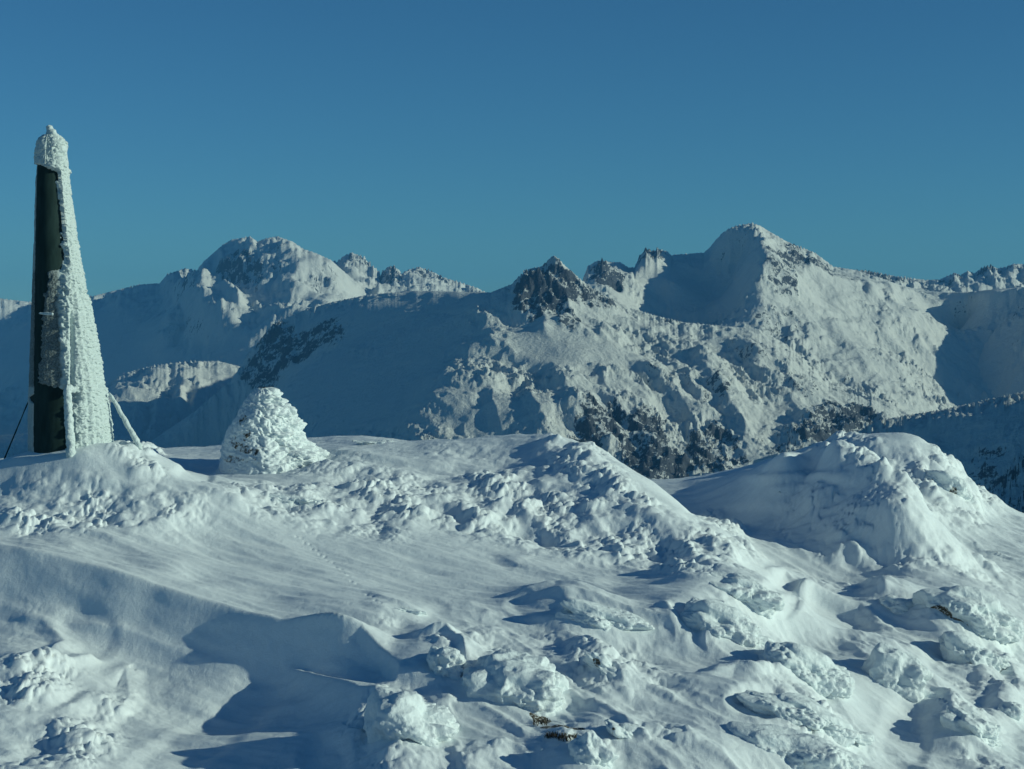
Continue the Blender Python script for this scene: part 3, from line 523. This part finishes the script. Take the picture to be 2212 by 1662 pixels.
# ------------------------------------------------------------------ lofted, rime covered shapes
def loft(name, levels, Y, depth, nth, nh, disp, mat, parent=None, ysh=0.0, attr=None, cap=True):
    lv = np.array(levels, float); hs = np.linspace(0, 1, nh)
    s = np.concatenate([[0], np.cumsum(np.hypot(np.diff(lv[:, 0]), 0.5 * np.abs(np.diff(lv[:, 2] - lv[:, 1]))))]); s /= s[-1]
    v = np.interp(hs, s, lv[:, 0]); L = np.interp(hs, s, lv[:, 1]); R = np.interp(hs, s, lv[:, 2])
    th = np.linspace(0, 2 * math.pi, nth, endpoint=False)
    c = (L + R) / 2; r = (R - L) / 2
    k = Y / F; cx = (c - UC) * k; rr = r * k; cz = -(v - VH) * k
    TH, _ = np.meshgrid(th, hs); nx = np.cos(TH); ny = np.sin(TH) * 1.0
    X = cx[:, None] + rr[:, None] * nx; Yy = Y + ysh + rr[:, None] * depth * ny; Z = np.repeat(cz[:, None], nth, 1)
    pos = np.stack([X, Yy, Z], -1); nrm = np.stack([nx, ny, np.zeros_like(nx)], -1)
    D = disp(pos.reshape(-1, 3), TH.ravel(), np.repeat(v[:, None], nth, 1).ravel())
    if isinstance(D, tuple): d, extra = D
    else: d, extra = D, None
    pos = pos + nrm * d.reshape(nh, nth, 1)
    if extra is not None: pos = pos + extra.reshape(nh, nth, 3)
    co = pos.reshape(-1, 3); o = co.mean(0)
    at = None
    if attr is not None: at = {'bare': attr(co, TH.ravel(), np.repeat(v[:, None], nth, 1).ravel())}
    if parent is not None: co = co - np.array(parent.location)
    return mesh_np(name, co, grid_faces(nh, nth, True)[:, ::-1], mat, parent, attrs=at)
MY = 33.6; kk = MY / F
mast = empty('radio_mast', P(150, 985, MY))
tag(mast, 'tall dark tapered mast plastered with rime ice on its right side, at the left edge', 'mast')
BODY = [(1010,66,225),(985,66,222),(900,65,210),(800,68,196),(700,71,180),(600,74,165),(500,77,150),(400,80,139),(352,82,134),(325,83,132),(308,86,129),(298,92,124),(292,99,116),(290,105,110)]
loft('mast_body', BODY, MY, 1.0, 72, 90, lambda p, t, v: np.zeros(len(p)), M_metal, mast)
def mast_rime(p, t, v):
    u = UC + F * p[:, 0] / MY                # approximate facing column
    front = np.sin(t) < 0.15
    n = fbm3(p * np.array([6, 6, 6]), 3, 5); e = 7 * pn3(p * 9, 9) + 5 * pn3(p * 22, 10)
    # left edge of the thick rime on the camera side
    eb = np.interp(v, [340, 375, 420, 480, 560, 578, 590, 640, 700, 760, 830, 845, 960, 1000], [60, 128, 132, 142, 146, 142, 135, 138, 141, 146, 150, 166, 168, 140])
    thick = sm(-3, 10, u + e - eb)
    thick = np.where(np.cos(t) > 0.75, 1.0, thick)
    cap = 1 - sm(350, 354, v - (u - 80) * 0.35 + 0.5 * e)
    th_px = np.interp(v, [300, 340, 400, 560, 600, 800, 900, 960, 1010], [9, 17, 15, 19, 21, 25, 26, 24, 40])
    lean = 0.35 + 0.65 * sm(-0.2, 0.9, np.cos(t))
    groove = 1 - 0.55 * np.exp(-((u - np.interp(v, [680, 830], [158, 166])) / 3.0) ** 2) * sm(670, 690, v) * (1 - sm(825, 840, v))
    groove = groove * (1 - 0.35 * np.exp(-((u - np.interp(v, [700, 830], [186, 200])) / 2.5) ** 2) * sm(690, 720, v) * (1 - sm(825, 840, v)))
    d = thick * th_px * lean * groove
    step = np.where((v < 620 + (u - 150) * 1.2), -0.25, 0.0); d = d * (1 + step)
    # thin frost film on the front and the left edge
    fl = np.interp(v, [575, 590, 640, 700, 760, 800, 825, 838], [138, 118, 112, 110, 104, 99, 104, 140])
    thin = sm(-3, 4, u + 0.9 * e - fl) * sm(578, 592, v + 0.6 * e) * (1 - sm(826, 838, v + 0.6 * e)) * 3.2
    le = np.interp(v, [350, 500, 700, 850, 858, 870, 1010], [82, 81, 84, 86, 70, 86, 88]) + 0.15 * e
    left = (1 - sm(-2, 2, u - le)) * 2.2
    capd = cap * (4 + 10 * sm(0.0, 1, np.cos(t) + 0.3) + 3 * (np.cos(t) < 0))
    d = np.maximum(np.maximum(d, thin), np.maximum(left, capd))
    q = p.copy(); q[:, 2] -= 0.5 * q[:, 0]; q = q + 0.04 * pn3(p * 7, 31)[:, None]
    lump = domes3(q * np.array([6.5, 6.5, 9.0]), 3, .7)
    fine = domes3(q * np.array([15, 15, 21]), 4, .8); fin2 = domes3(q * np.array([26, 26, 34]), 6, .8)
    fe = np.clip(d / 16, 0, 1); strk = pn(t * 9 + 0.4 * np.sin(v * 0.02), v * 0.008, 77) * sm(560, 640, v)
    d = d + cap * (7 * domes3(p * 4.2, 51, .7) + 3 * domes3(p * 8.5, 52, .7) - 4) * sm(-.5, .3, np.cos(t))
    out = np.where(d > 0.25, d + fe * (2.0 * lump + 3.0 * fine + 2.4 * fin2 + 3.0 * strk - 3.5) + (0.45 + 1.0 * (fe > .4)) * fin2 * (d > .25), -3.0)
    out = out + 0.8 * n * (out > 0)
    ext = np.zeros((len(p), 3)); ext[:, 2] = -(fe * 3.5 * fine) * kk; ext[:, 1] = 0
    return out * kk, ext
def frost_thin(co, t, v):
    u = UC + F * co[:, 0] / MY; e = 4 * pn3(co * 14, 41)
    eb = np.interp(v, [560, 640, 760, 830, 845, 1000], [140, 139, 147, 152, 120, 120])
    m = (1 - sm(-5, 4, u + e - eb)) * sm(560, 600, v) * (1 - sm(832, 840, v)) * (np.sin(t) < 0)
    return np.maximum(1.0 * m, 0.45 * (1 - sm(84, 90, u)) * (v > 356))
loft('rime_coat', BODY, MY, 1.0, 330, 620, mast_rime, M_frost, mast, attr=frost_thin)
def rod(name, a, b, r0, r1, mat, parent, rough=0.0, n=60, m=14, seed=0):
    a, b = np.array(a), np.array(b); d = b - a; L = np.linalg.norm(d); d /= L
    s_ = np.cross(d, [0, 1, 0]); s_ /= np.linalg.norm(s_) + 1e-9; q = np.cross(d, s_)
    t = np.linspace(0, 1, n); th = np.linspace(0, 2 * math.pi, m, endpoint=False); T, H = np.meshgrid(t, th, indexing='ij')
    c = a + d * (T * L)[..., None]; dr = np.cos(H)[..., None] * s_ + np.sin(H)[..., None] * q
    R = r0 + (r1 - r0) * T; p0 = (c + dr * R[..., None]).reshape(-1, 3)
    rr = R.ravel() * (1 + rough * (domes3(p0 * 12, seed) * 1.2 - 0.4 + 0.5 * domes3(p0 * 26, seed + 5)))
    taper = np.minimum(1, np.minimum(T, 1 - T) * 14 + 0.15).ravel()
    co = c.reshape(-1, 3) + dr.reshape(-1, 3) * (rr * taper)[:, None]
    if parent is not None: co = co - np.array(parent.location)
    return mesh_np(name, co, grid_faces(n, m, True), mat, parent)
rod('rime_spike', P(116, 306, MY - .05), P(104, 271, MY), 12 * kk, 6 * kk, M_rime, mast, 0.35, 40, 20, 3)
rod('rime_spike', P(132, 335, MY - .12), P(110, 280, MY - .05), 15 * kk, 7 * kk, M_rime, mast, 0.35, 40, 20, 5)
rod('ice_pipe', P(145, 832, MY - .82), P(155, 1012, MY - .95), 7.0 * kk, 9.0 * kk, M_rime, mast, 0.35, 160, 24, 7)
rod('pipe_bracket', P(144, 840, MY - .82), P(162, 843, MY - .66), 8 * kk, 6 * kk, M_rime, mast, 0.5, 30, 16, 9)
rod('cross_bar', P(84, 677, MY - .52), P(116, 679, MY - .66), 2.2 * kk, 3 * kk, M_rime, mast, 0.3, 30, 10, 11)
rod('guy_wire', P(236, 848, MY), P(306, 972, MY - .1), 3.6 * kk, 6.0 * kk, M_rime, mast, 0.3, 160, 16, 13)['label'] = 'thick rime coated guy wire on the right'
rod('guy_wire', P(66, 856, MY), P(6, 1000, MY + .3), 1.1 * kk, 1.5 * kk, M_metal, mast, 0.3, 40, 8, 15)['label'] = 'thin dark guy wire on the left'
# ------------------------------------------------------------------ cairn
CY = 38.5
cairn = empty('cairn', P(575, 1020, CY))
tag(cairn, 'squat stone cairn crusted with rime ice, standing right of the mast', 'cairn')
CA = [(1060,430,735),(1030,462,712),(1005,470,702),(985,474,694),(968,478,672),(950,481,646),(935,486,644),(915,496,640),(895,506,624),(880,514,612),(865,523,604),(852,533,598),(846,541,592),(841,547,586),(838,556,578)]
def cairn_d(p, t, v):
    lay = np.array([3.2, 3.2, 8.0]); q = p.copy(); q[:, 2] += 0.22 * (q[:, 0])
    rt = sm(-0.5, 0.9, np.cos(t)); q = q + 0.08 * fbm3(p * 3, 2, 60)[:, None]; l1 = domes3(q * np.array([2.2, 2.2, 4.0]), 61, .6); l2 = domes3(q * np.array([6, 6, 9.5]), 62, .65); l3 = domes3(q * 14, 63, .7)
    shelf = ridged(q[:, 2] * 4.2 + 0.3 * pn3(q * 2, 5), q[:, 1] * 0.6 + q[:, 0] * 0.3, 2, 64)
    d = (0.10 + 0.90 * rt) * (0.16 * l1 + 0.11 * l2 + 0.05 * l3) + 0.03 * l3 + 0.03 * shelf - 0.10
    d = d + 0.06 * fbm3(p * 1.8, 2, 66)
    ext = np.zeros((len(p), 3)); ext[:, 0] = rt * 0.05 * l2; ext[:, 2] = 0.03 * l2 * rt
    return d, ext
def cairn_bare(co, t, v):
    U = UC + F * co[:, 0] / co[:, 1]
    m = blob_mask(U, v, [(525,905,12,18,20,.56),(533,935,11,18,30,.56),(522,960,34,12,20,.58),(548,968,18,10,0,.55),(500,985,26,10,0,.55),(540,985,30,8,0,.5),(505,945,12,14,0,.5)])
    return m * (co[:, 1] < CY + .3)
loft('rime_crust', CA, CY, 1.25, 300, 260, cairn_d, M_rimerock, cairn, attr=cairn_bare)
rng = random.Random(5)
def stone(name, loc, size, seed, mat, parent):
    n = 7; m = 8; th = np.linspace(0, 2*math.pi, m, endpoint=False); ph = np.linspace(0.12, math.pi - 0.12, n)
    PH, TH = np.meshgrid(ph, th, indexing='ij'); d = np.stack([np.sin(PH)*np.cos(TH), np.sin(PH)*np.sin(TH), np.cos(PH)], -1).reshape(-1, 3)
    r = 0.8 + 0.35 * pn3(d * 2.2 + seed * 3.7, seed); co = np.sign(d) * np.abs(d) ** 0.75 * r[:, None] * np.array(size)
    co = co + np.array(loc) - (np.array(parent.location) if parent is not None else 0)
    return mesh_np(name, co, grid_faces(n, m, True)[:, ::-1], mat, parent, smooth=False)
for i, (u, v, s) in enumerate([(527,905,.07),(533,925,.06),(521,948,.09),(538,956,.08),(552,962,.07),(505,945,.05),(512,968,.07),(535,972,.06),(498,985,.06),(543,985,.05)]):
    t = (v - 835) / 190; yy = CY - 0.62 * (0.35 + 1.1 * t) * (0.9 if u > 515 else 0.75)
    stone('stone', P(u, v, yy), (s * 1.2, s, s * 0.6), i + 3, M_stone, cairn)
if os.environ.get('NOROCK') is None:
    # -------------------------------------------------------------- rime covered rocks in the foreground
    for i, (lab, u, v, ru, rv, tilt, dep, ks, dark) in enumerate(ROCKS):
        hx, hy, hz = hit(u, v + rv * 0.15); k = hy / F
        big = max(ru, rv); nth = int(min(300, max(60, big * 2.3))); nph = int(min(190, max(36, big * 1.35)))
        th = np.linspace(0, 2*math.pi, nth, endpoint=False); ph = np.linspace(0.02, math.pi - 0.02, nph)
        PH, TH = np.meshgrid(ph, th, indexing='ij'); d = np.stack([np.sin(PH)*np.cos(TH), np.sin(PH)*np.sin(TH), np.cos(PH)], -1).reshape(-1, 3)
        rx, rz = ru * k, rv * k; ry = min(rx, rz * 1.5) * dep
        q = d * np.array([rx, ry, rz]); base_r = 1 + 0.27 * fbm3(d * 1.4 + i * 7.1, 2, 100 + i) - 0.06 * np.abs(fbm3(d * 3.1 + i, 2, 140 + i))
        q = q * base_r[:, None]
        c, s = math.cos(-math.radians(tilt)), math.sin(-math.radians(tilt))
        q = np.stack([q[:, 0] * c - q[:, 2] * s, q[:, 1], q[:, 0] * s + q[:, 2] * c], 1)
        ctr = np.array([hx, hy + ry * 0.8, hz + rv * k * 0.1]); pw = q + ctr
        nr = d / np.array([rx, ry, rz]); nr /= np.linalg.norm(nr, axis=1)[:, None]
        nr = np.stack([nr[:, 0] * c - nr[:, 2] * s, nr[:, 1], nr[:, 0] * s + nr[:, 2] * c], 1)
        wp = pw + 0.03 * pn3(pw * 6, 9)[:, None]
        pat = sm(-.35, .35, pn3(pw * 1.6, 40 + i))
        cap_ = fbm3(pw * 1.7, 2, 77); up = np.clip(sm(0.25, 0.8, nr[:, 2] + 0.4 * cap_) * 0.9 + sm(0.0, 0.8, -nr[:, 0] + 0.3 * cap_) * 0.7, 0, 0.93)
        dd = (1 - up) * (0.10 * domes3(wp * np.array([3.6, 3.6, 4.6]) / ks, 200 + i, .55) + (0.2 + .8 * pat) * 0.075 * domes3(wp * np.array([8.5, 8.5, 10]) / ks, 220, .7) + 0.045 * domes3(wp * 16, 230, .7)) * min(1, ks)
        dd = dd * min(1.0, 0.35 + big / 110.0)
        sunny = sm(-0.2, 1.0, nr @ np.array([0.95, -0.2, 0.1]))
        co = pw + nr * (dd - 0.06)[:, None] + np.outer(sunny * dd * 0.5, np.array([1, 0, 0.1]))
        UU = UC + F * co[:, 0] / co[:, 1]; VV = VH - F * co[:, 2] / co[:, 1]
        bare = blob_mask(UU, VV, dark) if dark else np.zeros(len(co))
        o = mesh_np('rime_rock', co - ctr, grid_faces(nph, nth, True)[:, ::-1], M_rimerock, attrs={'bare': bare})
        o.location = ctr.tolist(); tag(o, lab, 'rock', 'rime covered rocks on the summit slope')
def grass(label, boxes, n, seed):
    g = random.Random(seed); co = []; f = []
    for _ in range(n):
        u0, v0, ru, rv = g.choice(boxes); u = u0 + g.uniform(-ru, ru); v = v0 + g.uniform(-rv, rv)
        x, y, z = hit(u, v, 19.5, 30); y -= 0.02; h = g.uniform(.015, .06); w_ = g.uniform(.003, .008); lx, ly = g.uniform(-.05, .03), g.uniform(-.05, .01)
        k = len(co); a = g.uniform(0, 3.14); wx_, wy_ = w_ * math.cos(a), w_ * math.sin(a)
        co += [(x - wx_, y - wy_, z - .02), (x + wx_, y + wy_, z - .02), (x + lx * .4 + wx_ * .7, y + ly * .4 + wy_ * .7, z + h * .6), (x + lx * .4 - wx_ * .7, y + ly * .4 - wy_ * .7, z + h * .6),
               (x + lx + wx_ * .2, y + ly, z + h), (x + lx - wx_ * .2, y + ly, z + h)]
        f += [(k, k + 1, k + 2, k + 3), (k + 3, k + 2, k + 4, k + 5)]
    tag(mesh_np('dry_grass', np.array(co), np.array(f), M_grass), label, 'grass', kind='stuff')
grass('strip of dark dry grass poking out of the snow below the domed rock', [(1200, 1588, 22, 3), (1228, 1596, 24, 4), (1215, 1592, 38, 2)], 260, 3)
grass('dark tuft of grass in the small cave under the domed rock', [(1168, 1562, 16, 6)], 90, 4)
# ------------------------------------------------------------------ haze
def haze():
    x0, x1, y0, y1, z0, z1 = -27000, 27000, -3100, 31000, -1645, 900
    v = [(x, y, z) for x in (x0, x1) for y in (y0, y1) for z in (z0, z1)]
    f = np.array([(0,1,3,2),(4,6,7,5),(0,4,5,1),(2,3,7,6),(0,2,6,4),(1,5,7,3)])
    m = bpy.data.materials.new('haze_air'); m.use_nodes = True; t = m.node_tree; t.nodes.clear()
    p = t.nodes.new('ShaderNodeVolumePrincipled'); p.inputs['Color'].default_value = (0.14, 0.52, 1.0, 1); p.inputs['Density'].default_value = 2.3e-5
    o = t.nodes.new('ShaderNodeOutputMaterial'); t.links.new(p.outputs[0], o.inputs['Volume'])
    ob = mesh_np('haze', np.array(v, float), f, m, smooth=False); tag(ob, 'thin blue air between the summit and the far mountains', kind='stuff')
if os.environ.get('NOHAZE') is None: haze()
